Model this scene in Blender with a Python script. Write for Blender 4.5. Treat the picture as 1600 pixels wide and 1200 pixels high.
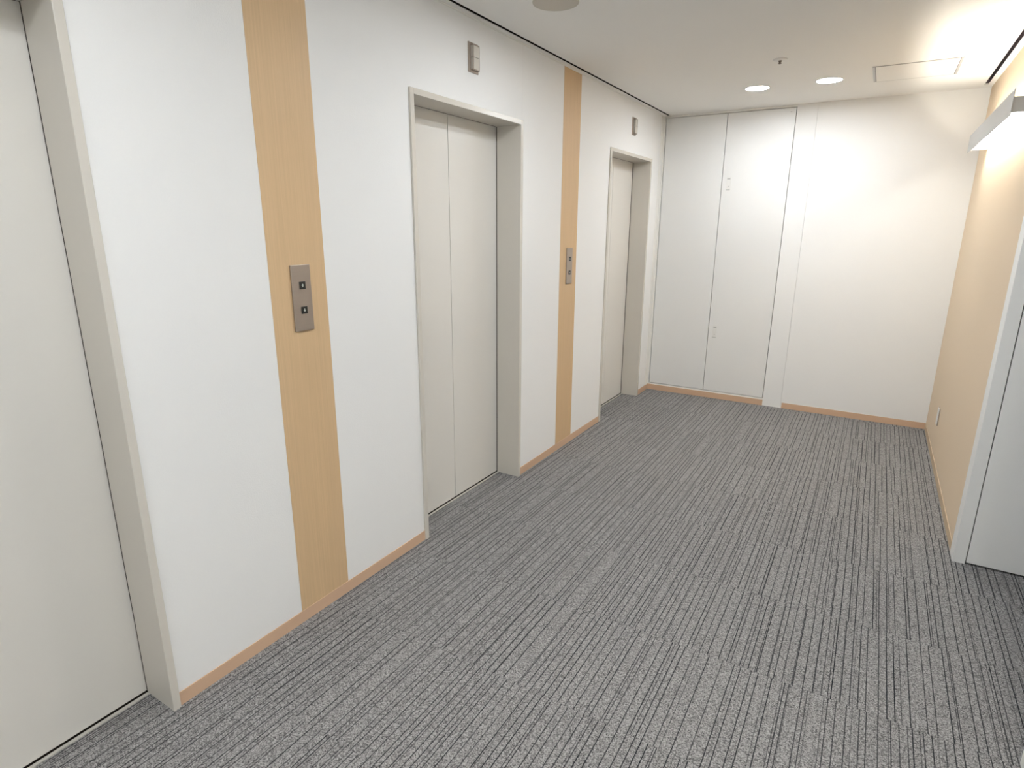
import bpy, bmesh, math
from mathutils import Vector, Matrix

for o in list(bpy.data.objects):
    bpy.data.objects.remove(o)
S = bpy.context.scene
COL = S.collection

# ------------------------------------------------------------------ dimensions (metres)
H, W, L = 2.527, 2.322, 5.6045          # ceiling height, corridor width, depth of the end wall
YR = 3.309                              # plane of the door on the right
YA = 2.03                               # near side of the door alcove
XN = 2.39                               # near right wall
XA = 3.45                               # back of the alcove
YB = -3.0                               # wall behind the camera
DOORX = -0.157                          # face of the elevator doors
ZT = 2.14                               # top of the elevator frames
BB = 0.051                              # baseboard height

# ------------------------------------------------------------------ camera
F, YAW, PIT, ROL = 922.53, 0.5441, -0.2609, 0.0052
cy, sy, cp, sp = math.cos(YAW), math.sin(YAW), math.cos(PIT), math.sin(PIT)
fwd = Vector((-sy * cp, cy * cp, sp))
rgt = Vector((cy, sy, 0))
upv = rgt.cross(fwd)
r2 = rgt * math.cos(ROL) + upv * math.sin(ROL)
u2 = -rgt * math.sin(ROL) + upv * math.cos(ROL)
cam = bpy.data.cameras.new('camera')
cam.sensor_width = 36.0
cam.lens = F / 1600 * 36.0
cam.clip_start = 0.02
camo = bpy.data.objects.new('camera', cam)
COL.objects.link(camo)
M = Matrix((r2, u2, -fwd)).transposed().to_4x4()
M.translation = Vector((1.8049, 0.0, 1.5686))
camo.matrix_world = M
S.camera = camo

# ------------------------------------------------------------------ world, exposure, light levels
wd = bpy.data.worlds.new('world')
S.world = wd
wd.use_nodes = True
wd.node_tree.nodes['Background'].inputs[0].default_value = (0.9, 0.95, 1.0, 1)
wd.node_tree.nodes['Background'].inputs[1].default_value = 0.0
S.view_settings.view_transform = 'Standard'
S.view_settings.look = 'None'
S.view_settings.gamma = 1.0
S.view_settings.use_curve_mapping = False
S.view_settings.exposure = 0.13
LENS = 154.0                            # radiance of a downlight lens
DOWN_COL = (0.955, 1.0, 1.05)
TUBE_UP, TUBE_DOWN = 96.0, 66.0        # radiance of the wall lights' upper and lower tubes
TUBE_COL = (1.0, 0.945, 0.84)

# ------------------------------------------------------------------ materials
def mat(name, col, rough=0.5, metal=0.0, bump=None, spec=0.5, var=None):
    m = bpy.data.materials.new(name)
    m.use_nodes = True
    nt = m.node_tree
    b = nt.nodes['Principled BSDF']
    b.inputs['Base Color'].default_value = (*col, 1)
    b.inputs['Roughness'].default_value = rough
    b.inputs['Metallic'].default_value = metal
    b.inputs['Specular IOR Level'].default_value = spec
    tc = nt.nodes.new('ShaderNodeTexCoord')
    if bump:
        n = nt.nodes.new('ShaderNodeTexNoise')
        n.inputs['Scale'].default_value = bump[0]
        n.inputs['Detail'].default_value = 3
        nt.links.new(tc.outputs['Object'], n.inputs['Vector'])
        bp = nt.nodes.new('ShaderNodeBump')
        bp.inputs['Strength'].default_value = bump[1]
        bp.inputs['Distance'].default_value = bump[2]
        nt.links.new(n.outputs['Fac'], bp.inputs['Height'])
        nt.links.new(bp.outputs['Normal'], b.inputs['Normal'])
    if var:                              # (scale vector, amount)
        mp = nt.nodes.new('ShaderNodeMapping')
        mp.inputs['Scale'].default_value = var[0]
        n = nt.nodes.new('ShaderNodeTexNoise')
        n.inputs['Scale'].default_value = 1.0
        n.inputs['Detail'].default_value = 4
        mx = nt.nodes.new('ShaderNodeMix')
        mx.data_type = 'RGBA'
        a = var[1]
        mx.inputs['A'].default_value = (*[c * (1 - a) for c in col], 1)
        mx.inputs['B'].default_value = (*[min(1, c * (1 + a)) for c in col], 1)
        nt.links.new(tc.outputs['Object'], mp.inputs['Vector'])
        nt.links.new(mp.outputs[0], n.inputs['Vector'])
        nt.links.new(n.outputs['Fac'], mx.inputs['Factor'])
        nt.links.new(mx.outputs['Result'], b.inputs['Base Color'])
    return m

def emis(name, col, strength):
    m = bpy.data.materials.new(name)
    m.use_nodes = True
    nt = m.node_tree
    nt.nodes.remove(nt.nodes['Principled BSDF'])
    e = nt.nodes.new('ShaderNodeEmission')
    e.inputs[0].default_value = (*col, 1)
    e.inputs[1].default_value = strength
    nt.links.new(e.outputs[0], nt.nodes['Material Output'].inputs[0])
    return m

M_WALL = mat('white_wallpaper', (0.86, 0.857, 0.842), 0.65, bump=(220, 0.25, 0.002), spec=0.3)
M_CEIL = mat('ceiling_paint', (0.89, 0.875, 0.84), 0.8, bump=(300, 0.1, 0.001), spec=0.2)
M_BEIGE = mat('beige_wallcovering', (0.75, 0.605, 0.44), 0.7, bump=(260, 0.25, 0.002), spec=0.25)
M_WOOD = mat('pale_wood_veneer', (0.63, 0.445, 0.26), 0.5, spec=0.35, var=((230, 230, 3.5), 0.12))
M_BASE = mat('tan_baseboard', (0.63, 0.43, 0.295), 0.5, spec=0.35)
M_BASEB = mat('beige_baseboard', (0.60, 0.465, 0.31), 0.5, spec=0.35)
M_FRAME = mat('warm_grey_painted_steel', (0.65, 0.615, 0.55), 0.22, spec=0.45)
M_EDOOR = mat('light_grey_painted_steel', (0.75, 0.725, 0.675), 0.27, spec=0.45)
M_PDOOR = mat('white_painted_steel', (0.81, 0.805, 0.785), 0.4, spec=0.4)
M_RDOOR = mat('pale_grey_painted_steel', (0.84, 0.84, 0.82), 0.4, spec=0.4)
M_TRIM = mat('off_white_trim', (0.85, 0.84, 0.80), 0.45, spec=0.4)
M_DARK = mat('dark_gap', (0.012, 0.008, 0.006), 0.9, spec=0.1)
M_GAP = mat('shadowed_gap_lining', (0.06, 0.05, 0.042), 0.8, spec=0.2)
M_STEEL = mat('satin_stainless', (0.42, 0.36, 0.31), 0.42, 0.75, var=((3, 3, 260), 0.06))
M_TAUPE = mat('taupe_metal', (0.36, 0.30, 0.25), 0.45, 0.3)
M_LENS = mat('milky_lamp_cover', (0.60, 0.575, 0.52), 0.35)
M_BLACK = mat('black_plastic', (0.012, 0.013, 0.011), 0.35)
M_GLYPH = mat('pale_arrow', (0.62, 0.66, 0.60), 0.5)
M_SPK = mat('grey_speaker_mesh', (0.62, 0.575, 0.50), 0.7, bump=(900, 0.6, 0.002))
M_WHITEP = mat('white_plastic', (0.78, 0.77, 0.74), 0.4)
M_GREYP = mat('grey_plastic', (0.45, 0.45, 0.43), 0.5)
M_CHROME = mat('dull_brass', (0.22, 0.19, 0.16), 0.35, 0.8)
M_ALU = mat('aluminium', (0.50, 0.49, 0.47), 0.4, 0.6)
M_SILL = mat('satin_sill_metal', (0.66, 0.64, 0.59), 0.4, 0.5)
M_LAMPBODY = mat('silver_grey_lamp_metal', (0.50, 0.50, 0.49), 0.4, 0.2)
M_SLOT = mat('slot_lining', (0.10, 0.07, 0.08), 0.8)
M_DOWN = emis('downlight_glow', DOWN_COL, LENS)
M_TUBE_UP = emis('upper_tube_glow', TUBE_COL, TUBE_UP)
M_TUBE_DOWN = emis('lower_tube_glow', TUBE_COL, TUBE_DOWN)

def carpet():
    m = bpy.data.materials.new('striped_carpet_tile')
    m.use_nodes = True
    nt = m.node_tree
    N, K = nt.nodes, nt.links
    b = N['Principled BSDF']
    b.inputs['Roughness'].default_value = 0.95
    b.inputs['Specular IOR Level'].default_value = 0.1
    tc = N.new('ShaderNodeTexCoord')
    sx = N.new('ShaderNodeSeparateXYZ')
    K.new(tc.outputs['Object'], sx.inputs[0])

    def mth(op, a, c=None, d=None):
        n = N.new('ShaderNodeMath')
        n.operation = op
        for i, v in enumerate((a, c, d)):
            if v is None:
                continue
            if isinstance(v, (int, float)):
                n.inputs[i].default_value = v
            else:
                K.new(v, n.inputs[i])
        return n.outputs[0]

    def white(x, y, z):
        cb = N.new('ShaderNodeCombineXYZ')
        for i, v in enumerate((x, y, z)):
            if isinstance(v, (int, float)):
                cb.inputs[i].default_value = v
            else:
                K.new(v, cb.inputs[i])
        w = N.new('ShaderNodeTexWhiteNoise')
        w.noise_dimensions = '3D'
        K.new(cb.outputs[0], w.inputs['Vector'])
        s = N.new('ShaderNodeSeparateColor')
        K.new(w.outputs['Color'], s.inputs[0])
        return s.outputs
    X, Y = sx.outputs[0], sx.outputs[1]
    T = 0.505
    j = mth('FLOOR', mth('DIVIDE', mth('SUBTRACT', Y, 2.0149), T))
    i = mth('FLOOR', mth('DIVIDE', mth('ADD', X, 0.12), T))
    tile = mth('ADD', mth('MULTIPLY', i, 13.0), mth('MULTIPLY', j, 7.0))

    def layer(cell, half, thr, lo, hi, seed):
        t = mth('DIVIDE', X, cell)
        c = mth('FLOOR', t)
        f = mth('FRACT', t)
        w = white(c, tile, seed)
        pos = mth('ADD', mth('MULTIPLY', w[0], 0.66), 0.17)
        d = mth('MULTIPLY', mth('ABSOLUTE', mth('SUBTRACT', f, pos)), cell)
        mr = N.new('ShaderNodeMapRange')
        mr.interpolation_type = 'SMOOTHSTEP'
        K.new(d, mr.inputs[0])
        mr.inputs[1].default_value = half * 1.35
        mr.inputs[2].default_value = half * 0.55
        mr.inputs[3].default_value = 0
        mr.inputs[4].default_value = 1
        on = mth('GREATER_THAN', w[1], thr)
        st = mth('ADD', mth('MULTIPLY', w[2], hi - lo), lo)
        return mth('MULTIPLY', mth('MULTIPLY', mr.outputs[0], on), st)
    la = layer(0.029, 0.0017, 0.06, 0.72, 1.0, 1.5)
    lb = layer(0.047, 0.0013, 0.35, 0.35, 0.95, 7.5)
    line = mth('MAXIMUM', la, lb)
    # tile rows meet in a faint seam
    fy = mth('FRACT', mth('DIVIDE', mth('SUBTRACT', Y, 2.0149), T))
    seam = mth('MULTIPLY', mth('LESS_THAN', fy, 0.005), 0.25)
    line = mth('MAXIMUM', line, seam)
    # pile: flecks
    vo = N.new('ShaderNodeTexVoronoi')
    vo.inputs['Scale'].default_value = 300
    K.new(tc.outputs['Object'], vo.inputs['Vector'])
    sv = N.new('ShaderNodeSeparateColor')
    K.new(vo.outputs['Color'], sv.inputs[0])
    no = N.new('ShaderNodeTexNoise')
    no.inputs['Scale'].default_value = 210
    no.inputs['Detail'].default_value = 4
    K.new(tc.outputs['Object'], no.inputs['Vector'])
    v = mth('ADD', mth('MULTIPLY', sv.outputs[0], 0.80), mth('MULTIPLY', mth('SUBTRACT', no.outputs['Fac'], 0.5), 1.1))
    v = mth('MAXIMUM', mth('ADD', v, 0.14), 0.0)
    cr = N.new('ShaderNodeMix')
    cr.data_type = 'RGBA'
    cr.inputs['A'].default_value = (0.045, 0.044, 0.045, 1)
    cr.inputs['B'].default_value = (0.42, 0.410, 0.402, 1)
    K.new(v, cr.inputs['Factor'])
    # each tile differs a little in tone
    tv = mth('ADD', mth('MULTIPLY', white(i, j, 3.3)[0], 0.05), 0.975)
    hs = N.new('ShaderNodeHueSaturation')
    K.new(cr.outputs['Result'], hs.inputs['Color'])
    K.new(tv, hs.inputs['Value'])
    ml = N.new('ShaderNodeMix')
    ml.data_type = 'RGBA'
    ml.inputs['B'].default_value = (0.010, 0.012, 0.017, 1)
    K.new(hs.outputs[0], ml.inputs['A'])
    K.new(line, ml.inputs['Factor'])
    K.new(ml.outputs['Result'], b.inputs['Base Color'])
    bp = N.new('ShaderNodeBump')
    bp.inputs['Strength'].default_value = 0.5
    bp.inputs['Distance'].default_value = 0.003
    K.new(mth('SUBTRACT', v, line), bp.inputs['Height'])
    K.new(bp.outputs['Normal'], b.inputs['Normal'])
    return m
M_CARPET = carpet()

# ------------------------------------------------------------------ mesh helpers
def box(bm, a, b, bev=0.0, seg=2):
    (x0, y0, z0), (x1, y1, z1) = a, b
    vs = [bm.verts.new(p) for p in ((x0, y0, z0), (x1, y0, z0), (x1, y1, z0), (x0, y1, z0),
                                    (x0, y0, z1), (x1, y0, z1), (x1, y1, z1), (x0, y1, z1))]
    fs = [bm.faces.new([vs[k] for k in f]) for f in ((3, 2, 1, 0), (4, 5, 6, 7), (0, 1, 5, 4),
                                                     (1, 2, 6, 5), (2, 3, 7, 6), (3, 0, 4, 7))]
    if bev:
        es = list({e for f in fs for e in f.edges})
        bmesh.ops.bevel(bm, geom=es, offset=bev, segments=seg, affect='EDGES', profile=0.5)

def lathe(bm, prof, seg=48):             # prof: (radius, z) from axis to axis; about z at the origin
    rings = []
    for r, z in prof:
        if r < 1e-6:
            rings.append([bm.verts.new((0, 0, z))])
        else:
            rings.append([bm.verts.new((r * math.cos(2 * math.pi * k / seg), r * math.sin(2 * math.pi * k / seg), z)) for k in range(seg)])
    for A, B in zip(rings, rings[1:]):
        for k in range(seg):
            k2 = (k + 1) % seg
            if len(A) == 1 and len(B) == 1:
                continue
            if len(A) == 1:
                bm.faces.new((A[0], B[k], B[k2]))
            elif len(B) == 1:
                bm.faces.new((A[k], B[0], A[k2]))
            else:
                bm.faces.new((A[k], B[k], B[k2], A[k2]))
    bmesh.ops.recalc_face_normals(bm, faces=bm.faces)

def prism_x(bm, pts, x0, x1):            # (y, z) outline pushed from x0 to x1
    A = [bm.verts.new((x0, y, z)) for y, z in pts]
    B = [bm.verts.new((x1, y, z)) for y, z in pts]
    n = len(pts)
    bm.faces.new(A)
    bm.faces.new(B[::-1])
    for k in range(n):
        bm.faces.new((A[k], B[k], B[(k + 1) % n], A[(k + 1) % n]))
    bmesh.ops.recalc_face_normals(bm, faces=bm.faces)

def obj(name, bm, m, parent=None, smooth=False):
    """Link a bmesh drawn in world coordinates (or local to its thing when parented)."""
    me = bpy.data.meshes.new(name)
    bm.to_mesh(me)
    bm.free()
    me.materials.append(m)
    if smooth:
        for p in me.polygons:
            p.use_smooth = True
    o = bpy.data.objects.new(name, me)
    COL.objects.link(o)
    if parent is not None:
        o.parent = parent
    return o

def off(o):                              # world offset of a thing's origin (parents nest)
    v = Vector((0, 0, 0))
    while o is not None:
        v += o.location
        o = o.parent
    return v

def boxes(name, lst, m, parent=None, bev=0.0):
    bm = bmesh.new()
    d = off(parent)
    for a, b in lst:
        box(bm, Vector(a) - d, Vector(b) - d, bev)
    return obj(name, bm, m, parent)

def struct(o, label=None, cat=None):
    o['kind'] = 'structure'
    if label:
        o['label'] = label
    if cat:
        o['category'] = cat
    return o

def thing(name, loc, label, cat, group=None):
    o = bpy.data.objects.new(name, None)
    o.empty_display_size = 0.05
    COL.objects.link(o)
    o.location = loc
    o['label'] = label
    o['category'] = cat
    if group:
        o['group'] = group
    return o

def copy_thing(root, loc, label, group=None):
    r = root.copy()
    COL.objects.link(r)
    r.location = loc
    r['label'] = label
    if group:
        r['group'] = group

    def kids(a, b):
        for ch in list(a.children):
            if ch.parent is not a:
                continue
            c = ch.copy()
            COL.objects.link(c)
            c.parent = b
            kids(ch, c)
    kids(root, r)
    return r

# ------------------------------------------------------------------ room shell
EL = [(-0.128, 0.8297), (2.1186, 3.0772), (4.3683, 5.3084)]     # outer widths of the elevator frames

struct(boxes('floor', [((-0.155, YB, -0.05), (XA, L, 0))], M_CARPET),
       'grey carpet tile floor with thin dark lengthwise stripes', 'floor')

# ceiling, with the two shadow slots left open
SLOT_L, SLOT_R = (0.032, 0.054), (2.268, 2.290)
SL_END, SR_END = 5.592, 5.470
struct(boxes('ceiling', [
    ((-0.2, YB, H), (SLOT_L[0], L, H + 0.003)),
    ((SLOT_L[1], YB, H), (SLOT_R[0], L, H + 0.003)),
    ((SLOT_L[0], SL_END, H), (SLOT_L[1], L, H + 0.003)),
    ((SLOT_R[0], SR_END, H), (SLOT_R[1], L, H + 0.003)),
    ((SLOT_R[1], YB, H), (XA, L, H + 0.003)),
    ((-0.2, YB - 0.1, H + 0.09), (XA, L + 0.1, H + 0.11))], M_CEIL),
    'pale matt ceiling with a dark slot along each side wall', 'ceiling')

def slot_trim(name, x0, x1, y1, label, m):
    t = boxes(name, [((x0 - 0.002, YB, H + 0.003), (x0, y1 + 0.002, H + 0.06)),
                     ((x1, YB, H + 0.003), (x1 + 0.002, y1 + 0.002, H + 0.06)),
                     ((x0, YB, H + 0.058), (x1, y1, H + 0.06)),
                     ((x0, y1, H + 0.003), (x1, y1 + 0.002, H + 0.06))], m)
    return struct(t, label, 'ceiling slot')
slot_trim('trim_1', *SLOT_L, SL_END, 'dark narrow slot in the ceiling along the white elevator wall', M_DARK)
tr2 = slot_trim('trim_2', *SLOT_R, SR_END, 'dark narrow slot in the ceiling above the beige wall', M_SLOT)
boxes('slot_end_cap', [((SLOT_R[0] - 0.001, SR_END + 0.003, H - 0.0012), (SLOT_R[1] + 0.001, SR_END + 0.030, H + 0.002))], M_ALU, tr2, 0.0004)

# left wall: piers between the openings and headers above them; hairline paper seams
TK = 0.2
g = 0.0015
wl = []
ys = [YB] + [v for e in EL for v in e] + [L]
for k in range(0, len(ys), 2):
    wl.append(((-TK, ys[k] + (g if k else 0), 0), (0, ys[k + 1], H)))
for a, b in EL:
    wl.append(((-TK, a, ZT), (0, b, H)))
struct(boxes('wall_left', wl, M_WALL), 'white wall on the left holding the elevator doors', 'wall')

# end wall: the shaft door takes its left half
struct(boxes('wall_back', [((1.0855, L, 0), (1.238, L + 0.15, H)), ((1.238 + g, L, 0), (W + 0.1, L + 0.15, H)),
                           ((-TK, L + 0.05, 0), (1.0855, L + 0.15, H))], M_WALL),
       'plain white end wall of the hall', 'wall')
struct(boxes('wall_right', [((W, YR + 0.101, 0), (W + 0.12, L, H)), ((W, YR, 2.06), (W + 0.12, YR + 0.101, H))], M_BEIGE),
       'beige wall on the right under the wall light', 'wall')
struct(boxes('wall_alcove', [((W + 0.12, YR, 2.06), (XA, YR + 0.15, H)), ((3.27, YR, 0), (XA, YR + 0.15, 2.06)),
                             ((XA, YA - 0.15, 0), (XA + 0.1, YR + 0.15, H))], M_WALL),
       'white wall around the door on the right', 'wall')
struct(boxes('wall_near', [((XN, YB, 0), (XN + 0.12, YA, H)), ((XN + 0.12, YA - 0.12, 0), (XA, YA, H))], M_WALL),
       'white wall end at the lower right corner', 'wall')
struct(boxes('wall_rear', [((-TK, YB - 0.1, 0), (XN + 0.12, YB, H))], M_WALL),
       'white wall behind the viewer', 'wall')

# baseboards
bl = []
pier = [(YB, EL[0][0]), (EL[0][1], EL[1][0]), (EL[1][1], EL[2][0]), (EL[2][1], L)]
for a, b in pier:
    bl.append(((0, a, 0), (0.003, b, BB)))
struct(boxes('baseboard_left', bl, M_BASE), 'low tan baseboard along the white elevator wall', 'baseboard')
struct(boxes('baseboard_back', [((0.003, L - 0.004, 0), (1.0855, L, BB + 0.002)), ((1.246, L - 0.004, 0), (W - 0.003, L, BB))], M_BASE),
       'low tan baseboard along the white end wall', 'baseboard')
struct(boxes('baseboard_right', [((W - 0.003, YR + 0.05, 0), (W, L, BB))], M_BASEB),
       'low beige baseboard along the beige wall', 'baseboard')
struct(boxes('trim_3', [((XN - 0.004, YA - 0.04, 0), (XN + 0.05, YA + 0.004, 2.1))], M_TRIM, bev=0.002),
       'cream edge trim at the lower right corner', 'trim')
# fine bead where the wall covering meets the ceiling
struct(boxes('trim_4', [((0, YB, H - 0.006), (0.006, L, H))], M_TRIM, bev=0.0015),
       'thin light bead along the top of the elevator wall', 'trim')

# wood veneer strips
for k, (a, b, lab) in enumerate([(1.3427, 1.5927, 'broad pale wood strip from floor to ceiling, nearer of the two on the white wall'),
                                 (3.588, 3.838, 'pale wood strip from floor to ceiling between the two farther elevators')]):
    s = boxes('trim_%d' % (5 + k), [((0, a, BB), (0.0015, b, H - 0.006))], M_WOOD)
    struct(s, lab, 'wood strip')

# ------------------------------------------------------------------ elevators
FW = 0.025                                # frame face width
PT = 0.010                                # how far the frames stand proud of the wall
def elevator(y0, y1, label):
    t = thing('elevator', (0, (y0 + y1) / 2, 0), label, 'elevator', 'elevators along the white wall')
    bm = bmesh.new()
    d = off(t)
    for a, b in [((-0.152, y0, 0), (PT, y0 + FW, ZT)), ((-0.152, y1 - FW, 0), (PT, y1, ZT)),
                 ((-0.152, y0 + FW, ZT - FW), (PT, y1 - FW, ZT))]:
        box(bm, Vector(a) - d, Vector(b) - d, 0.0015, 2)
    obj('frame', bm, M_FRAME, t)
    # kick plates at the foot of the reveals
    mid = (y0 + y1) / 2
    dt = 0.004
    for a, b in ((y0 + 0.005, mid - 0.0016), (mid + 0.0016, y1 - 0.005)):
        boxes('door_panel', [((DOORX - 0.03, a, 0.007), (DOORX, b, ZT - 0.01))], M_EDOOR, t, 0.0012)
    # landing sill: metal lip in front of the doors, dark running gap behind it
    boxes('sill', [((DOORX + 0.006, y0 + FW, -0.004), (DOORX + 0.018, y1 - FW, 0.004))], M_SILL, t, 0.001)
    boxes('sill_gap', [((DOORX - 0.03, y0 + FW, -0.004), (DOORX + 0.006, y1 - FW, 0.0012))], M_DARK, t)
    boxes('gap_shade_strip', [((DOORX + 0.0005, y1 - FW, 0.004), (-0.1520, y1, ZT)),
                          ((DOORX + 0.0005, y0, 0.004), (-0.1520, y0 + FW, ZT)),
                          ((DOORX + 0.0005, y0, ZT - FW), (-0.1520, y1, ZT))], M_GAP, t)  # dark strips fill the gaps in place of their shade
    return t
elevator(*EL[0], 'nearest elevator, cut off by the left edge of the photo')
elevator(*EL[1], 'middle elevator with both closed door panels in view, between the two wood strips')
elevator(*EL[2], 'farthest elevator in the white wall, next to the end wall')

# call button plates
def call_plate(yc, label):
    t = thing('call_button_panel', (0.0015, yc, 1.3084), label, 'call panel', 'elevator call panels on the wood strips')
    bm = bmesh.new()
    box(bm, (0, -0.0429, -0.1209), (0.007, 0.0429, 0.1209), 0.0015, 2)
    obj('plate', bm, M_STEEL, t)
    for z, s in ((0.0466, 1), (-0.0444, -1)):
        bm = bmesh.new()
        c = Vector((0, 0.0025, z))
        box(bm, (0.0065, c.y - 0.0135, z - 0.0135), (0.0090, c.y + 0.0135, z + 0.0135), 0.001, 2)
        b = obj('button', bm, M_BLACK, t)
        b['label'] = 'black square button with a pale %s arrow' % ('up' if s > 0 else 'down')
        bm = bmesh.new()
        pts = [(-0.0052, -0.0005), (0.0, 0.0062), (0.0052, -0.0005), (0.0018, -0.0005), (0.0018, -0.0058), (-0.0018, -0.0058), (-0.0018, -0.0005)]
        prism_x(bm, [(c.y + p, z + s * q) for p, q in pts], 0.0089, 0.0094)
        obj('arrow', bm, M_GLYPH, b)
    return t
cp1 = call_plate(1.4725, 'steel call panel with two black buttons on the nearer wood strip')
copy_thing(cp1, (0.0015, 3.722, 1.3084), 'small steel call panel on the farther wood strip, seen edge-on')

# hall lanterns above the elevators
def lantern(yc, label):
    t = thing('hall_lantern', (0, yc, 2.3515), label, 'elevator lantern', 'hall lanterns above the elevators')
    bm = bmesh.new()
    box(bm, (0, -0.0417, -0.0655), (0.005, 0.0417, 0.0655), 0.001, 2)
    obj('plate', bm, M_TAUPE, t)
    for z0, z1, nm in ((0.0010, 0.0510, 'up'), (-0.0510, -0.0010, 'down')):
        bm = bmesh.new()
        box(bm, (0.004, -0.0227, z0), (0.020, 0.028, z1), 0.0012, 2)
        obj('lamp_cover', bm, M_LENS, t)
    # dark edging strips of the box
    bm = bmesh.new()
    box(bm, (0.0180, -0.0235, -0.0525), (0.0208, -0.0195, 0.0525))
    box(bm, (0.0180, 0.0255, -0.0525), (0.0208, 0.0288, 0.0525))
    box(bm, (0.004, -0.0245, -0.0555), (0.0208, 0.0288, -0.0515))
    box(bm, (0.004, -0.0245, 0.0515), (0.0208, 0.0288, 0.0550))
    obj('lamp_rim', bm, M_TAUPE, t)
    return t
ln1 = lantern(2.6008, 'grey hall lantern with a split milky cover above the middle elevator')
copy_thing(ln1, (0, 4.838, 2.342), 'small grey hall lantern above the farthest elevator')

# ------------------------------------------------------------------ shaft door in the end wall (door_1)
d1 = bpy.data.objects.new('door_1', None)
COL.objects.link(d1)
d1.location = (0.545, L, 0)
struct(d1, 'white double shaft door filling the left half of the end wall', 'door')
boxes('door_frame', [((0.0, L, 0.0), (0.0150, L + 0.05, H)), ((0.0150, L, 2.511), (1.0855, L + 0.05, H)),
                     ((0.0150, L, 0.0), (1.0855, L + 0.05, 0.0665)),
                     ], M_TRIM, d1)
boxes('gap_shade_backing', [((0.0150, L + 0.045, 0.0665), (1.0855, L + 0.05, 2.511))], M_DARK, d1)  # near-black sheet paints the shade seen through the leaf gaps
boxes('corner_strip', [((0.0, L - 0.085, BB), (0.0022, L, H - 0.006))], M_TRIM, d1, 0.0005)
leaf_l = boxes('door_leaf', [((0.0195, L + 0.0015, 0.0705), (0.5455, L + 0.04, 2.5075))], M_PDOOR, d1, 0.0008)
leaf_r = boxes('door_leaf', [((0.5500, L + 0.0015, 0.0705), (1.0805, L + 0.04, 2.5075))], M_PDOOR, d1, 0.0008)
for z0, z1 in ((1.882, 1.992), (0.578, 0.690)):
    hd = boxes('flush_pull', [((0.588, L - 0.0008, z0), (0.622, L + 0.006, z1))], M_WHITEP, leaf_r, 0.0005)
    boxes('finger_slot', [((0.592, L - 0.0013, z1 - 0.020), (0.618, L + 0.001, z1 - 0.011))], M_GREYP, hd)
    boxes('key_hole', [((0.603, L - 0.0013, z0 + 0.028), (0.609, L + 0.001, z0 + 0.035))], M_GREYP, hd)
    boxes('lower_lip', [((0.589, L - 0.0030, z0 + 0.001), (0.621, L + 0.001, z0 + 0.006))], M_GREYP, hd)
boxes('stay_cap', [((1.038, L - 0.0005, 2.4745), (1.051, L + 0.003, 2.4785))], M_GREYP, leaf_r)

# ------------------------------------------------------------------ door on the right (door_2)
d2 = bpy.data.objects.new('door_2', None)
COL.objects.link(d2)
d2.location = (2.8, YR, 0)
struct(d2, 'pale grey flush door at the right edge with a flat steel frame', 'door')
boxes('door_frame', [((W - 0.004, YR, 0), (2.3690, YR + 0.10, 2.06)), ((2.3690, YR, 2.010), (3.25, YR + 0.10, 2.06)),
                     ((3.205, YR, 0), (3.27, YR + 0.10, 2.010))], M_RDOOR, d2, 0.0012)
boxes('door_leaf', [((2.3730, YR + 0.002, 0.009), (3.201, YR + 0.042, 2.006))], M_RDOOR, d2, 0.001)
boxes('gap_shade_sheet', [((2.3690, YR + 0.044, 0), (3.205, YR + 0.060, 2.010))], M_DARK, d2)  # near-black sheet behind the leaf stands in for shade in its gaps

# ------------------------------------------------------------------ wall light on the beige wall
XP, Y0, Y1 = 2.222, 3.60, 5.24
wlt = thing('wall_light', (W, (Y0 + Y1) / 2, 2.11), 'long metal up and down wall light glowing on the beige wall', 'wall light')
boxes('front_panel', [((XP, Y0, 2.058), (XP + 0.0025, Y1, 2.170))], M_LAMPBODY, wlt, 0.0005)
for ya, yb in ((Y0 + 0.008, Y0 + 0.010), (5.152, 5.154)):
    boxes('end_cap', [((XP + 0.0025, ya, 2.072), (W, yb, 2.138))], M_LAMPBODY, wlt)
boxes('tray', [((XP + 0.020, Y0 + 0.03, 2.102), (W, 5.14, 2.108))], M_WHITEP, wlt)
for zc, nm in ((2.124, 0), (2.088, 1)):
    bm = bmesh.new()
    d = off(wlt)
    seg = 14
    ra = 0.008
    ya, yb, xc = Y0 + 0.05, 5.12, 2.272
    A, B = [], []
    for k in range(seg):
        a = 2 * math.pi * k / seg
        A.append(bm.verts.new(Vector((xc + ra * math.cos(a), ya, zc + ra * math.sin(a))) - d))
        B.append(bm.verts.new(Vector((xc + ra * math.cos(a), yb, zc + ra * math.sin(a))) - d))
    for k in range(seg):
        bm.faces.new((A[k], A[(k + 1) % seg], B[(k + 1) % seg], B[k]))
    bm.faces.new(A[::-1])
    bm.faces.new(B)
    bmesh.ops.recalc_face_normals(bm, faces=bm.faces)
    obj('lamp_tube', bm, M_TUBE_DOWN if nm else M_TUBE_UP, wlt, True)

copy_thing(wlt, (XN, 0.95, 2.11), 'unseen long wall light added on the near right wall to brighten the ceiling, beside the viewer')  # made-up lamp out of view, lifts the ceiling brightness
copy_thing(wlt, (XN, -1.9, 2.11), 'unseen long wall light added on the near right wall for brightness, behind the viewer')  # second made-up lamp, adds brightness from behind the camera

# socket low on the beige wall
so = thing('wall_socket', (W, 4.908, 0.300), 'small cream wall socket plate low on the beige wall', 'socket')
boxes('back_frame', [((W - 0.006, 4.8735, 0.2405), (W, 4.9425, 0.3595))], M_TAUPE, so)
boxes('plate', [((W - 0.0085, 4.873, 0.240), (W - 0.006, 4.943, 0.360))], M_WHITEP, so, 0.001)
boxes('socket_insert', [((W - 0.0095, 4.897, 0.268), (W - 0.007, 4.919, 0.332))], M_WHITEP, so, 0.0008)

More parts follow.
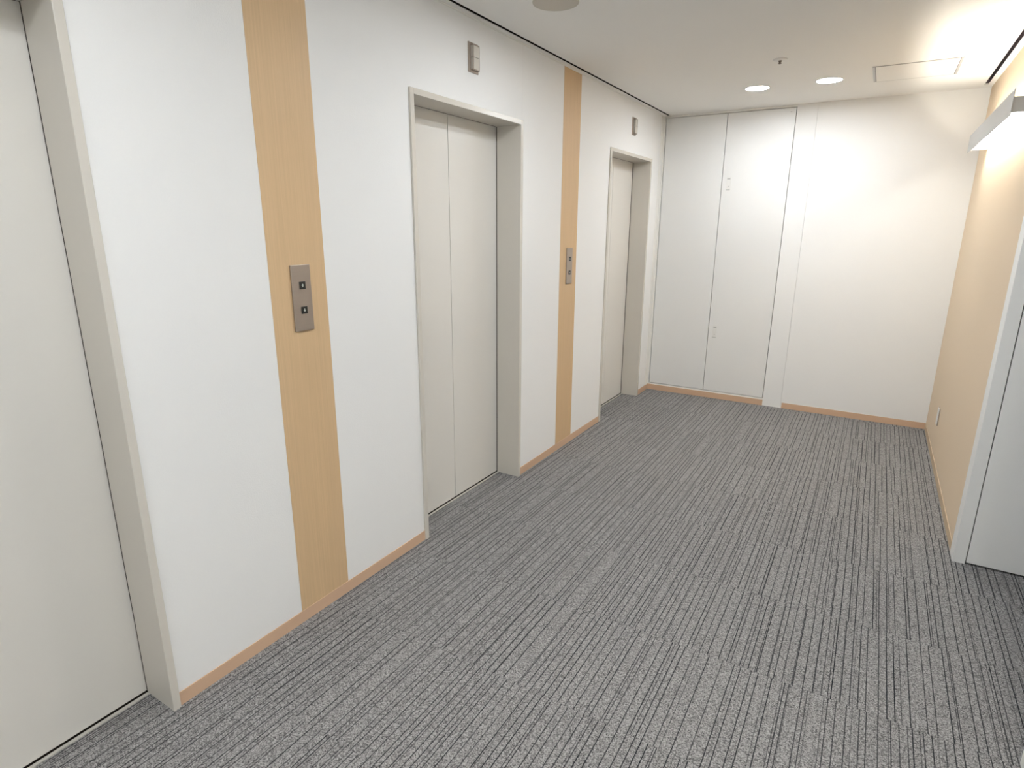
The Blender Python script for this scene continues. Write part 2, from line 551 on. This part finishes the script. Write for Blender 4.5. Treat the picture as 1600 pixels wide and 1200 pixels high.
# ------------------------------------------------------------------ ceiling fittings
def downlight(x, y, label):
    t = thing('downlight', (x, y, H), label, 'downlight', 'round downlights in the ceiling')
    bm = bmesh.new()
    lathe(bm, [(0.0765, 0.002), (0.0765, -0.002), (0.080, -0.0035), (0.0855, -0.003), (0.0865, 0.0), (0.0865, 0.002), (0.0765, 0.002)])
    obj('trim_ring', bm, M_WHITEP, t, True)
    bm = bmesh.new()
    lathe(bm, [(0, -0.0015), (0.0768, -0.0015), (0.0768, 0.0015), (0, 0.0015)])
    obj('lens', bm, M_DOWN, t)
    return t
dl = downlight(0.906, 4.836, 'lit round downlight near the end wall, left of the pair')
copy_thing(dl, (1.363, 4.828, H), 'lit round downlight near the end wall, right of the pair')
for x, y, lab in ((0.906, 2.58, 'lit downlight just above the top edge, beside the round speaker'),
                  (1.363, 2.58, 'lit downlight out of the picture above the top edge, over the carpet'),
                  (0.906, 0.33, 'unseen downlight added overhead for brightness, in front of the nearest elevator'),  # this overhead pair is unseen, added to light the foreground
                  (1.363, 0.33, 'unseen downlight added overhead for brightness, above the viewer'),
                  (0.906, -1.9, 'unseen downlight added behind the viewer for brightness, on the elevator side'),  # unseen pair behind the camera, added to light the near walls
                  (1.363, -1.9, 'unseen downlight added behind the viewer for brightness, on the right side')):
    copy_thing(dl, (x, y, H), lab)

sk = thing('ceiling_speaker', (0.4336, 2.623, H), 'round grey ceiling speaker at the top edge near the elevator wall', 'speaker')
bm = bmesh.new()
lathe(bm, [(0, -0.0035), (0.097, -0.0035), (0.097, 0.001), (0, 0.001)])
obj('grille', bm, M_SPK, sk)
bm = bmesh.new()
lathe(bm, [(0.0965, 0.001), (0.0965, -0.004), (0.0985, -0.0055), (0.102, -0.0045), (0.1035, 0), (0.1035, 0.001), (0.0965, 0.001)])
obj('rim', bm, M_SPK, sk, True)

sr = thing('sprinkler', (1.153, 4.110, H), 'small sprinkler head with a white collar in the ceiling', 'sprinkler')
bm = bmesh.new()
lathe(bm, [(0.0, 0.001), (0.040, 0.001), (0.040, -0.002), (0.034, -0.0065), (0.016, -0.008), (0.0, -0.008)], 32)
obj('collar', bm, M_WHITEP, sr, True)
bm = bmesh.new()
lathe(bm, [(0.0, -0.007), (0.0095, -0.007), (0.0095, -0.014), (0.006, -0.017), (0.004, -0.022), (0.0, -0.022)], 20)
obj('nozzle', bm, M_CHROME, sr, True)
bm = bmesh.new()
lathe(bm, [(0.0, -0.0215), (0.010, -0.0215), (0.010, -0.0235), (0.003, -0.026), (0.0, -0.026)], 20)
obj('deflector', bm, M_CHROME, sr, True)

# square access hatch
hx0, hx1, hy0, hy1 = 1.6165, 2.0745, 4.575, 5.022
ht = thing('ceiling_hatch', ((hx0 + hx1) / 2, (hy0 + hy1) / 2, H), 'square access hatch in the ceiling near the wall light', 'hatch')
zt = -0.0045
bm = bmesh.new()
d = off(ht)
w = 0.013
for a, b in (((hx0, hy0), (hx0 + w, hy1)), ((hx1 - w, hy0), (hx1, hy1)),
             ((hx0 + w, hy0), (hx1 - w, hy0 + 0.004)), ((hx0 + w, hy1 - 0.004), (hx1 - w, hy1))):
    box(bm, Vector((*a, H - 0.004)) - d, Vector((*b, H + 0.001)) - d)
obj('hatch_frame', bm, M_ALU, ht)
boxes('hatch_gap', [((hx0 + w, hy0 + 0.004, H - 0.0008), (hx1 - w, hy1 - 0.004, H + 0.001))], M_SLOT, ht)
boxes('hatch_panel', [((hx0 + 0.0165, hy0 + 0.0078, H - 0.0042), (hx1 - 0.0165, hy1 - 0.0078, H + 0.0005))], M_CEIL, ht, 0.0005)
